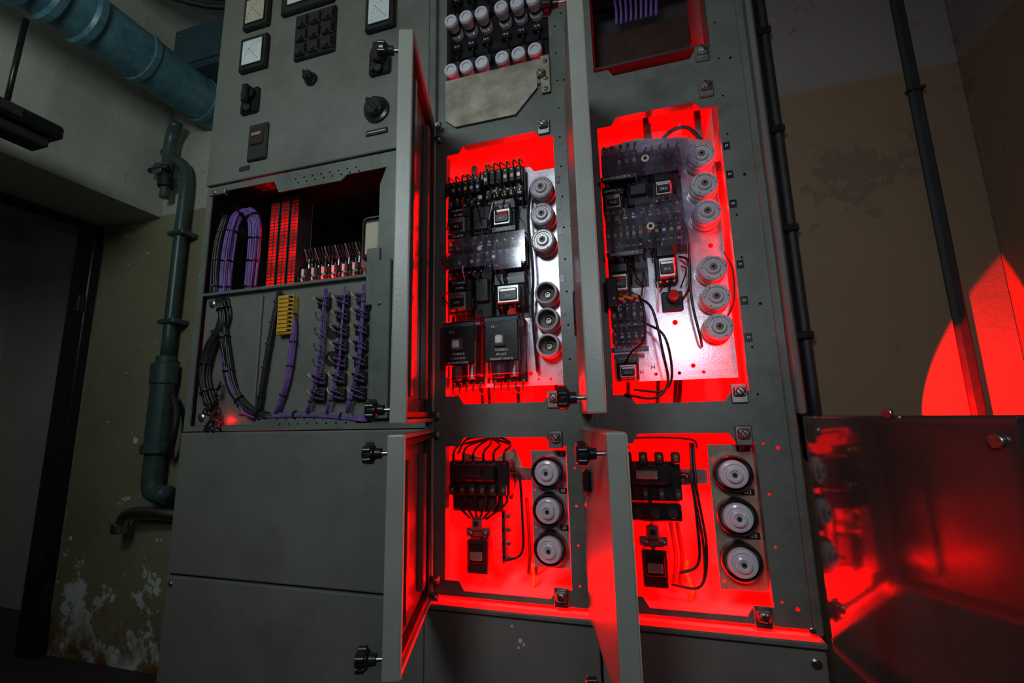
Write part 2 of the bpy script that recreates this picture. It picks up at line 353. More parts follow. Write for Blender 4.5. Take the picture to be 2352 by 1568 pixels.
# instruments
def meter(x,z,w_,h,face):
    m=B('panel_meter'); y=-.0125
    m.box(x-w_/2,x+w_/2,y-.014,y,z-h/2,z+h/2,BLACK,.004)
    m.box(x-w_*.36,x+w_*.36,y-.0165,y-.012,z-h*.36,z+h*.36,SEAM,.001)
    m.box(x-w_*.35,x+w_*.35,y-.018,y-.012,z-h*.35,z+h*.35,face,.001)
    m.tube([(x+w_*.25,y-.0185,z-h*.26),(x-w_*.15,y-.0185,z+h*.12)],.0005,SEAM,5)
    for k in range(9):
        a=math.pi*(.5+.5*k/8); m.box(x+w_*.25+math.cos(a)*w_*.5-.0005,x+w_*.25+math.cos(a)*w_*.5+.0005,y-.0187,y-.018,z-h*.26+math.sin(a)*h*.5-.002,z-h*.26+math.sin(a)*h*.5+.002,SEAM)
    for sx in (-1,1):
        for sz in (-1,1): m.screw(x+sx*w_*.43,y-.014,z+sz*h*.43,.003,BLACK)
    m.done()
meter(-1.126,2.545,.105,.125,METB); meter(-1.124,2.387,.11,.125,MET); meter(-.656,2.402,.10,.125,MET); meter(-.925,2.585,.2,.18,MET)
m=B('annunciator_block'); m.box(-.965,-.815,-.022,-.0125,2.315,2.478,BLACK,.003)
for i in range(3):
    for j in range(3): m.box(-.957+.048*i,-.916+.048*i,-.028,-.02,2.324+.051*j,2.368+.051*j,BLACK,.004); m.cyl((-.936+.048*i,-.028,2.336+.051*j),(0,-1,0),.006,.004,RUBBER,12)
m.done()
def rotary(name,x,z,r):
    m=B(name); m.lathe((x,-.0125,z),(0,-1,0),[(r,0),(r,.006),(r*.8,.01),(r*.75,.022),(r*.6,.026),(0,.026)],BLACK,24)
    M=Matrix.Translation((x,-.037,z))@Matrix.Rotation(.9,4,'Y'); m.box(-r*.7,r*.7,-.009,.0,-r*.16,r*.16,BLACK,.003,M=M); return m
rotary('rotary_switch',-.897,2.238,.022).done()
m=rotary('rotary_switch',-.661,2.078,.04); m.box(-.695,-.625,-.015,-.0125,2.0,2.018,BLACK,.001); m.box(-.69,-.63,-.016,-.014,2.007,2.011,STEEL); m.done()
for x,z in ((-1.126,2.215),(-.654,2.235)):
    m=B('cam_switch'); m.box(x-.035,x+.035,-.02,-.0125,z-.045,z+.045,BLACK,.006); m.cyl((x,-.02,z+.02),(0,-1,0),.024,.014,BLACK); m.box(x-.012,x+.012,-.045,-.03,z-.02,z+.045,BLACK,.005); m.cyl((x,-.02,z-.03),(0,-1,0),.012,.010,RUBBER); m.cyl((x-.02,-.02,z-.03),(0,-1,0),.006,.01,RUBBER); m.done()
m=B('hour_counter'); m.box(-1.12,-1.045,-.02,-.0125,2.0,2.125,RUBBER,.004); m.box(-1.108,-1.057,-.024,-.018,2.05,2.112,BROWN,.003); m.box(-1.10,-1.065,-.026,-.02,2.08,2.09,TARN); m.box(-1.15,-1.11,-.014,-.0125,1.975,1.99,RUBBER); m.done()
# ------------------------------------------------------------------ switchgear cabinet (two bays)
sg=empty('switchgear_cabinet')
XA,XB=-.497,.305
b=B('carcass')
b.box(XA,XA+.004,.004,.40,FLOOR,2.80,LINER); b.box(XB-.004,XB,.004,.40,FLOOR,2.80,LINER); b.box(XA+.004,XB-.004,.396,.40,FLOOR,2.8,LINER)
b.box(-.102,-.098,.004,.396,.79,2.8,LINER); b.box(XA,XB,0,.40,2.8,2.81,PAINT); b.box(XA+.004,XB-.004,.004,.396,.770,.783,LINER)
b.box(XA+.004,XB-.004,.06,.396,1.185,1.19,LINER); b.box(XA+.004,-.102,.06,.396,1.985,1.99,LINER); b.box(-.098,.245,.06,.396,1.985,1.99,LINER)
b.box(-.0965,-.0945,.006,.14,2.05,2.79,DARKIN)  # dark sheet added over the red-lit divider to shade the top compartment
b.box(XB,XB+.012,-.03,.04,1.19,2.8,PAINT,.003); b.box(XB+.012,XB+.03,.02,.099,1.19,2.8,PAINT,.003)
b.done(sg)
def opening(x0,x1,z0,z1,top=True,bot=True,c=.035,h=.02):
    p=[]
    p+= [(x0,z0+h),(x0+c,z0+h),(x0+c+.012,z0)] if bot else [(x0,z0)]
    p+= [(x1-c-.012,z0),(x1-c,z0+h),(x1,z0+h)] if bot else [(x1,z0)]
    p+= [(x1,z1-h),(x1-c,z1-h),(x1-c-.012,z1)] if top else [(x1,z1)]
    p+= [(x0+c+.012,z1),(x0+c,z1-h),(x0,z1-h)] if top else [(x0,z1)]
    return p
b=B('bay_frame')
def vh(x,z0,z1,n,r=.0025): return [(x,z0+(z1-z0)*k/(n-1),r) for k in range(n)]
hm=vh(-.138,.84,2.70,24)+vh(-.120,1.25,2.65,8,.003)+[(-.485,1.0,.003),(-.46,1.16,.003),(-.46,1.215,.003)]
hm=[h for h in hm if not(1.15<h[1]<1.23)]
b.plate([(XA,.797),(-.101,.797),(-.101,2.8),(XA,2.8)],[opening(-.448,-.155,.81,1.15),opening(-.448,-.155,1.23,1.92),opening(-.448,-.155,2.065,2.79,False,True)]+hm,-.002,.001,FRAME)
hr=vh(.243,.84,2.70,20)+vh(.268,.83,2.6,7,.0035)
hr=[h for h in hr if not(1.16<h[1]<1.22)]
b.plate([(-.099,.797),(XB,.797),(XB,2.8),(-.099,2.8)],[opening(-.045,.228,.81,1.155),opening(-.045,.228,1.22,1.915),opening(-.045,.228,2.03,2.79,False,True)]+hr,-.002,.001,FRAME)
b.box(-.148,-.105,.003,.005,1.20,2.78,SEAM); b.box(.234,.30,.003,.005,1.20,2.78,SEAM)  # unseen dark strips added behind the posts, keeping red light out of the holes
for x0,x1,z0,z1 in ((-.448,-.155,.81,1.15),(-.448,-.155,1.23,1.92),(-.448,-.155,2.065,2.79),(-.045,.228,.81,1.155),(-.045,.228,1.22,1.915),(-.045,.228,2.03,2.79)):
    b.box(x0-.003,x0,.001,.022,z0+.02,z1-.02,FRAME); b.box(x1,x1+.003,.001,.022,z0+.02,z1-.02,FRAME)
    if z0>1: b.box(x0+.047,x1-.047,.001,.022,z0-.003,z0,FRAME)
    b.box(x0+.047,x1-.047,.001,.022,z1,z1+.003,FRAME)
b.box(XA,XA+.022,-.016,-.002,.79,2.8,FRAME,.003); b.box(-.112,-.088,-.014,-.002,.79,2.8,FRAME,.004,seg=2)
b.box(XB-.016,XB,-.012,-.002,.79,2.8,FRAME,.003)
b.box(XA,-.102,-.022,.004,.772,.784,FRAME,.003); b.box(-.098,XB,-.022,.004,.772,.784,FRAME,.003)
def clip(x,z,d=-1):
    b.box(x-.016,x+.016,-.008,-.002,z-.02,z+.02,STEEL,.002); b.box(x-.012,x+.012,-.016,-.008,z-.006,z+.014,STEEL,.003); b.screw(x,-.016,z+.004,.009,ang=.9)
for x,z in ((-.178,1.925),(-.178,1.235),(-.178,1.145),(-.178,.815),(-.178,2.07),(.208,2.035),(.208,1.94),(.208,1.235),(.208,1.15),(.208,.812)): clip(x,z)
for zz in (1.982,1.94,1.205,1.16,.835,.80):
    b.box(-.492,-.455,-.026,-.016,zz-.008,zz+.008,STEEL,.002); b.screw(-.462,-.026,zz,.006); b.screw(-.482,-.026,zz,.006)
b.done(sg)
b=B('plinth_panel'); b.box(XA,-.102,-.010,.004,FLOOR,.770,PAINT,.004,seg=2); b.box(-.098,XB,-.010,.004,FLOOR,.770,PAINT,.004,seg=2); b.screw(.285,-.01,.745,.009); b.screw(.285,-.012,.80,.006)
for x,z,s in ((-.27,.725,.005),(-.262,.718,.003),(-.288,.752,.003),(-.274,.711,.003)): b.plate([(x-s,z-s*.6),(x+s*.4,z-s),(x+s,z+s*.3),(x,z+s),(x-s*.7,z+s*.5)],[],-.0105,-.0098,WHT)
b.done(sg)
# ------------------------------------------------------------------ doors
def door(hx,z0,z1,ang,wd=.315,knobs=(),gasket=False):
    M=Matrix.Translation((hx,-.012,0))@Matrix.Rotation(math.radians(-ang),4,'Z')
    b=B('cabinet_door'); t=.03
    b.box(0,wd-.004,-t,-t+.004,z0+.002,z1-.002,PAINT,.0015,M)
    b.box(wd-.008,wd,-t,0,z0,z1,EDGE,.003,M,2); b.box(0,.008,-t+.004,0,z0,z1,EDGE,.002,M)
    b.box(.008,wd-.008,-t+.004,0,z0,z0+.008,EDGE,.002,M); b.box(.008,wd-.008,-t+.004,0,z1-.008,z1,EDGE,.002,M)
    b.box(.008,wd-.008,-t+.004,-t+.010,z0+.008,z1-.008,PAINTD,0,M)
    if gasket: b.box(wd-.006,wd-.001,-.002,.0012,z0+.003,z1-.003,CREAM,.0005,M)
    for a in ((.010,.022,z0+.01,z1-.01),(wd-.022,wd-.010,z0+.01,z1-.01),(.022,wd-.022,z0+.01,z0+.022),(.022,wd-.022,z1-.022,z1-.01)):
        b.box(a[0],a[1],-t+.01,-.004,a[2],a[3],RUBBER,.002,M)
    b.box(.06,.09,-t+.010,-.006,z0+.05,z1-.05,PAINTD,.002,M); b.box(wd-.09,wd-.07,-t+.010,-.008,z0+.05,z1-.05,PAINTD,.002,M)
    for lx,kz in knobs:
        b.cyl(M@Vector((lx,-.004,kz)),M.to_3x3()@Vector((0,-1,0)),.004,.055,STEEL,10)
        o=M@Vector((lx,-t-.014,kz)); ax=M.to_3x3()@Vector((0,-1,0))
        b.lathe(o,ax,[(0,0),(.009,0),(.010,.010),(.015,.013),(.017,.018),(.017,.026),(.013,.031),(0,.032)],BLACK,20)
        A=ax.orthogonal().normalized(); Bv=ax.cross(A)
        for k in range(5):
            t_=k*1.2566; c=o+ax*.022+(A*math.cos(t_)+Bv*math.sin(t_))*.014; b.cyl(c-ax*.007,ax,.006,.014,BLACK,10)
    return b,M
b,M=door(-.474,1.19,1.978,73,knobs=((.295,1.945),(.295,1.215))); b.done()
b,M=door(-.474,.79,1.172,73.5,knobs=((.295,1.14),(.295,.815)),gasket=True); b.done()
b,M=door(-.090,1.20,1.985,81,knobs=((.295,1.225),(.295,1.95))); b.box(.02,.05,-.034,-.029,1.37,1.47,BLACK,.003,M); b.done()
b,M=door(-.091,.79,1.172,76,knobs=((.295,1.14),(.295,.815)),gasket=True); b.box(.10,.14,-.045,-.03,1.05,1.10,BLACK,.008,M); b.done()
# ------------------------------------------------------------------ fuse holders
def fh_big(x,z,y=.0295):
    b=B('ceramic_fuse_holder'); o=(x,y,z); a=(0,-1,0)
    b.lathe(o,a,[(.0375,0),(.0375,.02),(.035,.024),(.0325,.022),(.0315,.004)],BLACK,40)
    b.lathe(o,a,[(.0315,.004),(.0285,.008),(.0285,.024),(.026,.030),(.0215,.0315),(.0205,.029),(.0165,.029),(.0155,.036),(.012,.038),(.0095,.038),(.009,.035),(.0055,.035)],CERAM,40)
    b.lathe(o,a,[(.0055,.035),(.005,.037),(.003,.037)],CERIN,20); b.lathe(o,a,[(.003,.037),(.003,.033),(0,.033)],SEAM,12); b.done()
for z in (1.070,.988,.906): fh_big(-.203,z)
for z in (1.072,.988,.903): fh_big(.184,z)
def fh_small(x,z,y=.028):
    b=B('ceramic_fuse_holder'); o=(x,y,z); a=(0,-1,0)
    b.lathe(o,a,[(.031,0),(.031,.012),(.0275,.015),(.029,.026),(.0300,.032),(.0285,.038),(.0245,.041),(.0215,.041),(.0205,.038),(.0155,.038),(.0148,.042),(.0125,.044),(.008,.044)],CERAMD,40)
    b.lathe(o,a,[(.008,.044),(.0075,.045),(.003,.045)],CERIN,16); b.lathe(o,a,[(.003,.045),(.003,.041),(0,.041)],SEAM,12)
    for k in range(6):
        t=k*1.047; b.cyl((x+.0235*math.cos(t),y-.0405,z+.0235*math.sin(t)),(0,-1,0),.0012,.0012,SEAM,6)
    b.done()
def fh_empty(x,z,y=.028):
    b=B('open_fuse_socket'); o=(x,y,z); a=(0,-1,0)
    b.lathe(o,a,[(.030,0),(.030,.014),(.0265,.018),(.0285,.030),(.027,.035),(.023,.036),(.0215,.032)],CERAM,36)
    b.lathe(o,a,[(.0215,.032),(.020,.012),(.010,.010),(.010,.002),(0,.002)],CERIN,30)
    b.lathe(o,a,[(.007,.003),(.007,.010),(.005,.010),(.005,.006),(0,.006)],TARN,16); b.done()
for z in (1.759,1.688,1.620): fh_small(-.190,z)
for z in (1.489,1.424,1.361): fh_empty(-.188,z)
for z in (1.775,1.703,1.637,1.507,1.442,1.376): fh_small(.183,z)
for zz in (2.157,2.317):
    for x in (-.435,-.389,-.343,-.285,-.239,-.194):
        b=B('bottle_fuse'); o=(x,.0495,zz); a=(0,-1,0)
        b.lathe(o,a,[(.019,0),(.019,.010),(.015,.014),(.0155,.038),(.019,.041),(.020,.052),(.018,.058),(.012,.0585),(.010,.054),(0,.054)],CERAM,28)
        b.lathe(o,a,[(.0155,.018),(.0165,.020),(.0165,.024),(.0155,.026)],BLACK,24); b.done()
# ------------------------------------------------------------------ mounted equipment
b=B('fuse_rail'); 
for zz in (2.157,2.317,2.477):
    b.box(-.447,-.157,.05,.075,zz-.078,zz+.078,BLACK,.003)
    for x in (-.435,-.389,-.343,-.285,-.239,-.194):
        b.box(x-.014,x+.014,.036,.05,zz-.058,zz-.036,BLACK,.002); b.text('10 A',x,.0355,zz-.047,.009,TXT); b.screw(x,.05,zz+.04,.004)
        b.box(x-.016,x+.016,.03,.05,zz+.035,zz+.06,RUBBER,.003)
        b.tube([(x,.05,zz-.060),(x+.005,.035,zz-.068),(x+.004,.05,zz-.077)],.003,BCAB,6)
b.done(sg)
b=B('cover_plate'); b.plate([(-.435,2.06),(-.20,2.06),(-.165,2.10),(-.165,2.125),(-.45,2.125),(-.45,2.09)],[],-.006,-.0035,TARN); 
b.plate([(-.42,1.975),(-.25,1.975),(-.19,2.04),(-.19,2.09),(-.448,2.09),(-.448,2.0)],[],-.010,-.007,TARN); b.box(-.18,-.155,-.01,-.004,2.02,2.13,TARN,.002)
for z in (2.03,2.06,2.11): b.screw(-.167,-.01,z,.006)
b.done(sg)
b=B('tape_labels')
for t,x,z,w_ in [('S21',.211,1.122,.026),('S22',.2105,1.035,.026),('S23',.212,.950,.026)]: b.label(t,x,.0285,z,w_,.012,.0105)
for t,z in (('S1',1.111),('S2',1.029),('S3',.949)): b.label(t,-.171,.0285,z,.017,.012,.0105)
b.done(sg)
b=B('socket_plate')
b.plate(rect(-.244,-.161,.862,1.118),[(-.203+.034*s,zz,.002) for s in (-1,1) for zz in (1.029,.947)],.030,.033,PLATE)
b.plate([(.142,.845),(.238,.845),(.238,1.130),(.142,1.130)],[(.15,.86,.003),(.15,1.10,.003)],.030,.033,TARN)
b.done(sg)
b=B('mounting_plate')
hh=[(-.43+.03*k,1.285,.003) for k in range(9)]+[(-.34,1.45,.006),(-.24,1.30,.006)]
b.plate([(-.447,1.27),(-.158,1.27),(-.158,1.83),(-.215,1.83),(-.225,1.845),(-.40,1.845),(-.41,1.80),(-.447,1.80)],hh+[rect(-.352,-.336,1.28,1.42)],.032,.035,PLATE)
b.plate([(-.445,1.44),(-.232,1.44),(-.232,1.83),(-.445,1.80)],[],.029,.0315,BOARD)
hh=[(.0+.05*k,1.285,.004) for k in range(4)]+[(.10,1.40,.006),(.13,1.30,.005),(.19,1.572,.006)]
b.plate([(-.04,1.27),(.218,1.27),(.218,1.83),(.155,1.85),(.05,1.87),(-.04,1.86)],hh,.032,.035,PLATE)
b.plate([(-.04,1.49),(.05,1.49),(.05,1.56),(.14,1.56),(.14,1.83),(-.04,1.83)],[],.029,.0315,BOARD)
b.done(sg)
def relay_row(b,x0,x1,z,n,y=.03,h=.055,d=.05):
    b.box(x0,x1,y-d*.6,y,z-h/2,z+h/2,BLACK,.004)
    for k in range(n):
        cx=x0+(k+.5)*(x1-x0)/n; wd=(x1-x0)/n*.8
        b.box(cx-wd/2,cx+wd/2,y-d,y-d*.5,z-h*.25,z+h*.35,BLACK,.002)
        b.screw(cx,y-d*.6,z-h*.38,wd*.32,STEEL if k%3 else BRASS,R()*3); b.screw(cx,y-d*.6,z+h*.44,wd*.32,STEEL,R()*3)
        b.box(cx-wd*.28,cx+wd*.28,y-d-.002,y-d,z-h*.1,z+h*.04,(YEL,WHT,RUBBER,STEEL)[int(R()*4)])
        b.screw(cx,y-d,z+h*.22,wd*.22,STEEL if R()<.6 else BRASS,R()*3)
        b.tube([(cx,y-d*.6,z+h*.44),(cx+R()*.008,y-d*.9,z+h*.6),(cx+R()*.01,y-.005,z+h*.8)],.0022,BCAB,6)
        if R()<.5: b.cyl((cx,y-d*.8,z+h*.5),(R()-.5,-.3,.8),.003,.012,YEL,8)
        b.tube([(cx,y-d*.6,z-h*.4),(cx+R()*.008,y-d*.9,z-h*.6),(cx+R()*.01,y-.005,z-h*.85)],.0022,BCAB if k%4 else PURP,6)
def small_relay(b,x,z,txt,y=.03,w_=.052,h=.075):
    b.box(x-w_/2,x+w_/2,y-.03,y,z-h/2,z+h/2,RUBBER,.003)
    b.box(x-w_*.38,x+w_*.38,y-.050,y-.03,z-h*.42,z+h*.1,STEEL,.003); b.box(x-w_*.3,x+w_*.3,y-.053,y-.045,z-h*.34,z-h*.0,BLACK,.002)
    b.box(x-w_*.28,x+w_*.28,y-.054,y-.050,z-h*.10,z-h*.02,LENS if R()<.5 else STEEL,.001); b.text('24-2',x,y-.0535,z-h*.22,.008,TXT)
    if txt: b.label(txt,x,y-.034,z+h*.32,w_*1.02,h*.3,.0072)
    else: b.box(x-w_*.42,x+w_*.42,y-.04,y-.03,z+h*.15,z+h*.45,BLACK,.003)
    for k in range(3): b.screw(x-w_*.3+w_*.3*k,y-.03,z-h*.46,.0035,BRASS)
def timer(b,x,z,txt,w_=.085,h=.145,y=.03,d=.07):
    b.box(x-w_/2,x+w_/2,y-.012,y,z-h/2,z+h/2,BLACK,.004)
    b.box(x-w_/2,x+w_/2,y-d,y-.012,z-h/2+.02,z+h/2,CLEAR,.006,seg=2)
    b.box(x-w_*.46,x+w_*.46,y-d-.002,y-d+.001,z-h*.2,z+h*.48,BLACK,.003)
    b.box(x-w_*.2,x+w_*.12,y-d-.010,y-d,z+h*.02,z+h*.22,PAINTD,.003); b.box(x-w_*.14,x+w_*.06,y-d-.014,y-d-.009,z+h*.06,z+h*.18,MET,.003)
    b.box(x-w_*.45,x+w_*.45,y-d-.003,y-d-.001,z+h*.40,z+h*.46,TEALD)
    for i,l in enumerate(txt): b.text(l,x,y-d-.003,z-h*.03-i*.0105,.0078,TXT)
    b.text('12-1',x-w_*.2,y-d-.003,z+h*.32,.009,TXT)
    b.cyl((x-.015,y-.045,z-h*.42),(0,0,1),.013,.035,BROWN,14); b.cyl((x+.018,y-.03,z-h*.4),(0,0,1),.010,.05,STEEL,14); b.box(x-.03,x+.03,y-.04,y-.012,z-h*.1,z+h*.2,RUBBER)
    for k in range(5): b.screw(x-w_*.4+w_*.2*k,y-.012,z-h*.46,.004,BRASS); b.tube([(x-w_*.4+w_*.2*k,y-.015,z-h*.46),(x-w_*.4+w_*.2*k,y-.02,z-h*.6),(x-w_*.3+w_*.2*k,y-.004,z-h*.66)],.002,BCAB,6)
b=B('relay_bank')
relay_row(b,-.445,-.345,1.785,6,h=.065); relay_row(b,-.340,-.235,1.80,6,h=.07); relay_row(b,-.445,-.345,1.745,5,h=.03,d=.035); relay_row(b,-.34,-.235,1.758,5,h=.03,d=.035)
small_relay(b,-.412,1.70,'TELEFONRE\nBLÆSER',w_=.06,h=.085); small_relay(b,-.290,1.705,'BRÆNDSTOF\nPUMPE',w_=.06,h=.085)
b.box(-.375,-.325,.0,.03,1.66,1.74,RUBBER,.004); b.box(-.37,-.33,-.008,.0,1.67,1.70,BLACK,.003)
b.label('RELÆ B1.',-.405,-.022,1.654,.06,.012,.008); b.label('HJÆLPER A',-.285,-.022,1.657,.06,.012,.008)
relay_row(b,-.445,-.235,1.628,10,h=.035,d=.035)
relay_row(b,-.445,-.345,1.585,6,h=.06); relay_row(b,-.34,-.235,1.592,6,h=.05,d=.045)
small_relay(b,-.410,1.50,'TEKNOMRE\nPUMPE',w_=.06,h=.09); small_relay(b,-.278,1.505,'TIDSRELE 4-7',w_=.075,h=.09)
b.cyl((-.275,.03,1.449),(0,-1,0),.012,.03,LENS,16); b.box(-.37,-.325,.0,.03,1.44,1.57,RUBBER,.003); b.box(-.365,-.33,-.012,.0,1.48,1.54,BLACK,.003)
b.box(-.31,-.24,-.034,-.031,1.55,1.60,ACRYL); b.box(-.45,-.23,-.03,-.028,1.565,1.645,ACRYL)
b.cyl((-.345,-.022,1.75),(0,-1,0),.006,.004,METB,12); b.cyl((-.345,-.03,1.61),(0,-1,0),.006,.004,METB,12)
for k in range(60):
    x=-.44+R()*.20; z=1.45+R()*.37; b.tube([(x,.02,z),(x+(R()-.5)*.03,-.01-.02*R(),z-.03),(x+(R()-.5)*.05,.02,z-.05-R()*.05)],.0018,BCAB if R()<.85 else (WHT if R()<.5 else LENS),6)
for x0 in (-.345,-.342,-.337,-.224,-.220): b.tube([(x0,.02,1.78),(x0-.004,-.002,1.68),(x0+.003,.0,1.55),(x0-.003,.01,1.44),(x0+.003,.02,1.30)],.0022,BCAB,6)
timer(b,-.398,1.352,['TIDSRELE','1. KOMPRE.','AUTOMATSPER.'],w_=.088,h=.155); timer(b,-.290,1.356,['TIDSRELE','AFLAST.','MAGNETVENTIL'],w_=.09,h=.16)
b.done(sg)
b=B('compressor_relay_bank')
relay_row(b,-.04,.045,1.785,5,h=.075); relay_row(b,.05,.14,1.79,5,h=.05,d=.035); b.label('KOMPRESSOR N.',-.005,-.033,1.738,.075,.011,.0085)
b.plate([(-.04,1.81),(.02,1.835),(.06,1.835),(.07,1.85),(.11,1.85),(.12,1.835),(.145,1.865),(.15,1.77),(-.04,1.77)],[[(.055,1.825),(.105,1.83),(.11,1.82),(.055,1.812)]],-.012,-.009,ACRYL)
b.box(-.04,.155,-.032,-.029,1.745,1.815,ACRYL); b.box(.0,.17,-.032,-.029,1.735,1.79,ACRYL)
for z in (1.775,1.61): b.cyl((.06,-.03,z),(0,-1,0),.009,.004,METB,14); b.cyl((.06,-.034,z),(0,-1,0),.004,.002,SEAM,8)
small_relay(b,-.018,1.70,'KOMPRE. N.',w_=.048,h=.07); small_relay(b,.095,1.715,'',w_=.048,h=.07)
b.box(.015,.065,.0,.03,1.68,1.74,RUBBER,.003); b.box(.02,.06,-.01,.0,1.70,1.73,BLACK,.003)
relay_row(b,-.04,.13,1.652,9,h=.03,d=.03)
relay_row(b,-.04,.045,1.605,6,h=.06); relay_row(b,.05,.13,1.61,5,h=.05,d=.035); b.label('KOMPRESSOR V.',-.0,-.033,1.553,.08,.011,.0085)
b.box(-.04,.16,-.032,-.029,1.56,1.66,ACRYL); b.box(.03,.15,-.028,-.025,1.62,1.68,ACRYL)
small_relay(b,-.015,1.505,'',w_=.048,h=.08); small_relay(b,.088,1.53,'',w_=.048,h=.09)
b.cyl((.099,.03,1.455),(0,-1,0),.014,.03,BLACK,16); b.cyl((.099,.0,1.455),(0,-1,0),.010,.012,LENS,16); b.box(.075,.12,.02,.032,1.425,1.47,RUBBER,.002)
relay_row(b,-.04,.035,1.42,5,h=.06,d=.035); relay_row(b,-.04,.035,1.37,5,h=.03,d=.03); b.box(-.04,.045,-.015,-.012,1.34,1.47,ACRYL); b.label('KOMPRESSOR V.',-.003,-.018,1.337,.08,.011,.0085)
small_relay(b,-.01,1.300,'KOMPRE. V.',w_=.048,h=.06); b.box(-.045,-.02,-.04,-.01,1.43,1.50,BLACK,.003); b.screw(-.03,-.04,1.45,.004)
for k in range(5): b.cyl((-.02+.01*k,-.02,1.455+.004*(k%2)),(1,0,-.3),.0035,.012,YEL,8)
def loop(pts,r=.0028): b.tube(pts,r,BCAB,8,8)
loop([(.02,.0,1.46),(.05,-.03,1.42),(.065,-.03,1.32),(.07,-.02,1.26),(.04,-.02,1.23),(-.02,-.01,1.24)])
loop([(.03,.0,1.40),(.07,-.03,1.36),(.08,-.02,1.28),(.06,-.01,1.245),(.0,.0,1.25)]); loop([(.13,.02,1.66),(.14,.0,1.58),(.135,.0,1.45),(.145,.0,1.36),(.15,.02,1.34)])
loop([(.01,.0,1.47),(.03,-.03,1.44),(.03,-.03,1.36),(.0,-.02,1.33),(-.02,.0,1.30)]); loop([(.12,.02,1.55),(.135,.0,1.53),(.132,.0,1.47),(.12,.02,1.45)])
loop([(.215,.02,1.55),(.222,.0,1.50),(.218,.0,1.43),(.2,.02,1.39)],.002)
for k in range(50):
    x=-.03+R()*.16; z=1.5+R()*.27; b.tube([(x,.025,z),(x+(R()-.5)*.02,.0,z-.02),(x+(R()-.5)*.03,.025,z-.04-R()*.04)],.0018,BCAB if R()<.85 else WHT,6)
b.text('H',.045,.0315,1.30,.014,SEAM); b.text('H',.02,.0315,1.29,.012,SEAM)
b.done(sg)
def lower_kit(x,z,w_,var=0):
    b=B('motor_contactor')
    b.box(-.44 if x<-.1 else -.04,-.24 if x<-.1 else .14,.045,.05,z-.015,z+.015,STEEL)
    b.box(x-w_/2,x+w_/2,.0,.045,z-.045,z+.035,BLACK,.004); b.box(x-w_*.42,x+w_*.3,-.02,.0,z-.01,z+.028,BLACK,.004); b.box(x-w_*.3,x+w_*.1,-.026,-.02,z+.002,z+.02,STEEL if var else BLACK,.002)
    n=4 if var else 6
    for k in range(n):
        cx=x-w_*.42+w_*.84/(n-1)*k
        b.box(cx-.007,cx+.007,-.012,.0,z-.042,z-.018,RUBBER,.002); b.screw(cx,-.012,z-.03,.005,STEEL,R()*3); b.screw(cx,.0,z+.030,.004)
        if var:
            b.box(cx-.009,cx+.009,-.02,.01,z+.032,z+.056,BROWN,.003); b.screw(cx,-.02,z+.045,.006,BRASS,R()*3)
        else:
            b.tube([(cx,.0,z+.03),(cx+.003,-.005,z+.055),(cx+.01,.02,z+.07),(x+.02,.04,z+.085)],.0032,BCAB,8)
            b.tube([(cx,.01,z-.03),(cx+.002,.005,z-.06),(x-w_*.06+(k-2.5)*.008,.02,z-.10)],.003,BCAB,8)
    if var:
        b.box(x-w_/2,x+w_*.46,-.01,.045,z-.085,z-.048,BLACK,.004)
        for k in range(3): b.cyl((x-w_*.3+w_*.3*k,-.01,z-.066),(0,-1,0),.010,.006,RUBBER,16)
        b.box(x+w_*.5,x+w_*.5+.035,.046,.05,z-.02,z+.0,STEEL,.001); b.screw(x+w_*.5+.02,.044,z-.01,.010)
        b.tube([(x-w_*.4,.03,z+.06),(x-w_*.35,.02,z+.082),(x+w_*.7,.02,z+.08),(x+w_*.85,.03,z+.06)],.0025,BCAB,8)
    else:
        b.tube([(x-w_*.4,.02,z+.05),(x-w_*.2,.01,z+.085),(x+w_*.3,.01,z+.088),(x+w_*.5,.02,z+.075)],.003,BCAB,8)
        b.plate([(x-w_*.4,z+.05),(x+w_*.1,z+.03),(x+w_*.5,z+.06),(x+w_*.62,z+.02),(x+w_*.45,z-.06),(x-w_*.5,z-.05)],[],.052,.054,TARN)
        b.box(x-w_*.5,x+w_*.35,.02,.06,z-.085,z-.045,BROWN,.004)
        b.plate([(x-w_*.35,z-.05),(x+w_*.3,z-.05),(x+w_*.3,z-.16),(x+w_*.1,z-.19),(x-w_*.35,z-.17)],[],.075,.077,CLEAR)
        b.box(x+w_*.30,x+w_*.36,.03,.06,z-.20,z-.08,BROWN,.002)
        for k in range(4): b.box(x+w_*.30,x+w_*.45,.03,.05,z-.10-.03*k,z-.09-.03*k,STEEL,.002)
    b.tube([(x+w_*.5,.02,z+.01),(x+w_*.5+.02,.015,z),(x+w_*.5+.025,.015,z-.10),(x+w_*.5+.02,.02,z-.17),(x+w_*.35,.02,z-.19)],.0035,BCAB,8)
    if var:
        for k in range(2): b.tube([(x+w_*.75+.006*k,.05,z+.07),(x+w_*.72+.006*k,.03,z-.02),(x+w_*.8+.006*k,.03,z-.14),(x+w_*.7,.03,z-.215),(x+w_*.2,.04,z-.22)],.003,BCAB if k else BROWN,8)
    b.done(sg)
    b=B('thermal_relay'); fx=x-w_*.06; fz=z-.165
    b.box(fx-.026,fx+.026,.01,.05,fz-.055,fz+.02,BROWN,.003); b.box(fx-.020,fx+.020,.004,.011,fz-.03,fz+.012,BLACK,.002); b.box(fx-.015,fx+.015,.002,.005,fz-.022,fz-.004,TARN,.001)
    b.box(fx-.030,fx+.030,.015,.05,fz+.024,fz+.045,STEEL,.003); b.box(fx-.014,fx+.014,.005,.03,fz+.04,fz+.07,STEEL,.004); b.cyl((fx,.005,fz+.057),(0,-1,0),.006,.004,SEAM,14)
    for s in (-1,1): b.screw(fx+s*.018,.012,fz+.033,.007)
    b.box(fx-.004,fx+.004,.045,.05,z-.235,z-.04,STEEL)
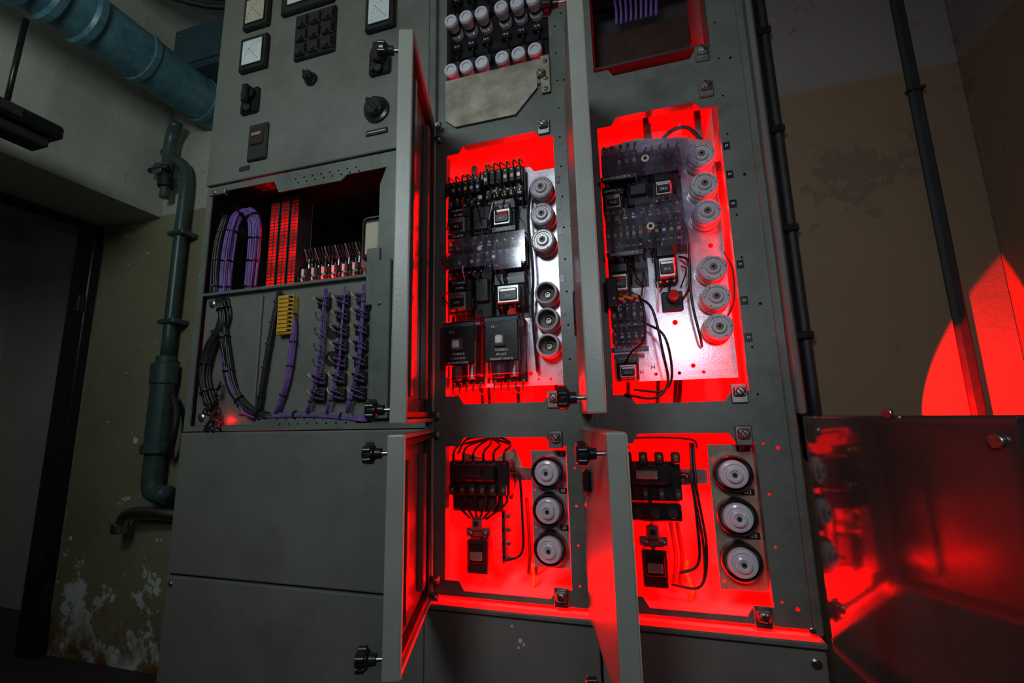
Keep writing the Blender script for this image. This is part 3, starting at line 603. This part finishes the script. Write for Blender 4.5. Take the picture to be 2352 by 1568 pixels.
    b.done(sg)
lower_kit(-.365,1.062,.15); lower_kit(.025,1.062,.115,1)
b=B('upper_terminal_panel'); b.box(-.044,.205,.10,.11,2.08,2.25,BROWN,.002); b.box(-.044,.205,.02,.10,2.076,2.082,DARKIN); b.screw(.10,.10,2.14,.008); b.box(-.044,.215,.14,.15,2.2,2.79,DARKIN)  # dark sheets added below and behind to put shade into the compartment
for k in range(9): b.tube([(.02+.013*k,.08,2.25),(.022+.013*k,.07,2.28),(.02+.014*k,.08,2.33)],.004,PURP,6)
b.box(-.04,.21,.04,.10,2.33,2.42,BLACK,.003)
b.done(sg)
b=B('inner_busbars')
for x,z0,z1 in ((-.40,1.83,1.91),(-.36,1.84,1.90),(.08,1.86,1.94),(.20,1.84,1.95)): b.box(x-.008,x+.008,.08,.1,z0,z1,FRAME,.002)
b.box(.07,.085,.10,.12,1.80,2.0,BLACK,.002); b.tube([(.09,.06,1.85),(.13,.05,1.885),(.17,.05,1.885),(.20,.06,1.85)],.005,BCAB)
for x in (-.40,-.38,-.30,-.20,-.02,.05,.09,.1): b.tube([(x,.15,1.20),(x+.005,.12,1.24),(x+.01,.10,1.30)],.005,BCAB if x!=-.38 else BROWN)
for x in (-.30,-.28,.06,.075): b.tube([(x,.20,.79),(x+.01,.18,.86),(x,.2,.98)],.005,BROWN)
b.tube([(.09,.12,.785),(.095,.11,.81),(.088,.12,.84),(.09,.12,.87)],.005,YEL); b.tube([(-.27,.12,.785),(-.265,.11,.81),(-.27,.12,.84)],.004,YEL)
b.box(-.46,-.11,.24,.26,1.86,1.89,FRAME); b.box(-.09,.29,.24,.26,1.86,1.89,FRAME)
b.done(sg)
b=B('position_labels')
for z in (1.775,1.705,1.64,1.52,1.44): b.label('E5' if z>1.6 else 'E6',-.147,-.0022,z,.009,.018,.006)
for z in (1.79,1.72,1.65,1.51,1.43,1.35): b.label('E9',.238,-.0022,z,.014,.018,.007)
b.done(sg)
# ------------------------------------------------------------------ lower right metal door panel
GLOSS=pm('gloss_dark_steel',(.20,.19,.17),.07,.85,.15,4,.015,30,(.10,.09,.07),.5,rv=(.03,.06))
M=Matrix.Translation((.307,-.030,0))@Matrix.Rotation(math.radians(-65),4,'Z')
b=B('side_access_panel'); b.box(0,.325,0,.02,FLOOR,1.187,GLOSS,.004,M,2); b.box(.328,.62,.0,.02,FLOOR,1.187,GLOSS,.004,M,2)
for lx,z in ((.30,1.155),(.17,1.19),): b.cyl(M@Vector((lx,-.001,z)),M.to_3x3()@Vector((0,-1,0)),.008,.006,STEEL,16)
b.done()
# ------------------------------------------------------------------ lights
def light(name,typ,loc,col,e,size=.1,target=None,sy=None,spot=None,blend=.1):
    l=bpy.data.lights.new(name,typ); l.color=col; l.energy=e
    if typ=='AREA':
        l.size=size
        if sy: l.shape='RECTANGLE'; l.size_y=sy
    else: l.shadow_soft_size=size
    if typ=='SPOT': l.spot_size=math.radians(spot); l.spot_blend=blend
    o=bpy.data.objects.new(name,l); o.location=loc; COL.objects.link(o)
    if target: o.rotation_euler=(Vector(target)-Vector(loc)).to_track_quat('-Z','Y').to_euler()
    return o
RED=(1,.0,.0)
for n,loc,e in (('red_lamp',(-.30,.32,.90),13),('red_lamp',(.06,.32,.90),15),('red_lamp',(-.30,.2,1.28),7),('red_lamp',(.10,.2,1.28),8),('red_lamp',(-.28,.25,1.75),8),('red_lamp',(.08,.25,1.78),9),('red_lamp',(.272,.2,2.2),1.5),
    ('red_lamp',(-.25,.10,1.0),5.5),('red_lamp',(.12,.10,.86),8.)):
    light(n,'POINT',loc,RED,e,.02)
light('red_lamp','POINT',(-.86,.055,1.612),RED,.45,.004); light('red_lamp','POINT',(-1.13,.004,1.205),RED,.05,.004)
for x0,x1 in DUCTS:
    for z in (1.65,1.75,1.85): light('red_lamp','POINT',((x0+x1)/2,.135,z),RED,1.2,.004)
for xc in (-.30,.10): light('added_red_strip','AREA',(xc,.06,.812),RED,5.,.28,(xc,-.05,.775),.008)  # added strips that make the ledge and bay floor glow red
for xc in (-.30,.09): light('added_red_strip','AREA',(xc,.012,1.243),RED,.9,.22,(xc,-.03,1.5),.006)  # added strips to redden the socket undersides, standing in for gap light
light('added_red_strip','AREA',(.224,.012,1.55),RED,1.5,.5,(.16,-.03,1.55),.006).rotation_euler=(Vector((-.064,-.042,0))).to_track_quat('-Z','X').to_euler()  # added strip for red rims on the right-hand sockets
light('added_red_strip','AREA',(-.446,.012,1.55),RED,1.0,.5,(-.38,-.03,1.55),.006).rotation_euler=(Vector((.064,-.042,0))).to_track_quat('-Z','X').to_euler()  # added strip, same red side fill for the middle bay
light('added_red_spot','SPOT',(.50,-.03,1.00),RED,110,.004,(.705,.138,1.285),spot=31,blend=.06)  # added unseen lamp standing in for red reflected onto the right wall
light('work_light','SPOT',(-.45,-2.0,2.3),(.82,.93,1.0),63,.3,(-.35,0,1.5),spot=76,blend=1.)
light('plate_fill','AREA',(.22,-1.05,1.52),(.84,.84,1.0),1.4,.12,(.05,0,1.5))  # added unseen fill for the white bright spot on the mounting plate
light('corner_fill','AREA',(-1.1,-1.2,2.35),(.85,1.0,.97),5.6,.4,(-2.1,.2,2.6))  # added fill to brighten the duct and upper left wall
light('corridor_fill','AREA',(-3.0,-.6,2.6),(.8,.95,1.0),.14,.4,(-3.4,.2,1.0))  # added faint fill so the wall beyond the doorway shows
wd=bpy.data.worlds.new('world'); scene.world=wd; wd.use_nodes=True
wd.node_tree.nodes['Background'].inputs[0].default_value=(.5,.6,.65,1); wd.node_tree.nodes['Background'].inputs[1].default_value=.008
# ------------------------------------------------------------------ camera
Rm=Matrix.Rotation(.2693,3,'Z')@Matrix.Rotation(math.pi/2+.1685,3,'X')@Matrix.Rotation(-.0227,3,'Z')
cam=bpy.data.cameras.new('camera'); cam.sensor_width=36; cam.lens=36*1000/2352; cam.clip_start=.01
co=bpy.data.objects.new('camera',cam); co.matrix_world=Matrix.Translation((0,-1,1.2))@Rm.to_4x4(); COL.objects.link(co); scene.camera=co
scene.view_settings.view_transform='Standard'; scene.view_settings.look='None'
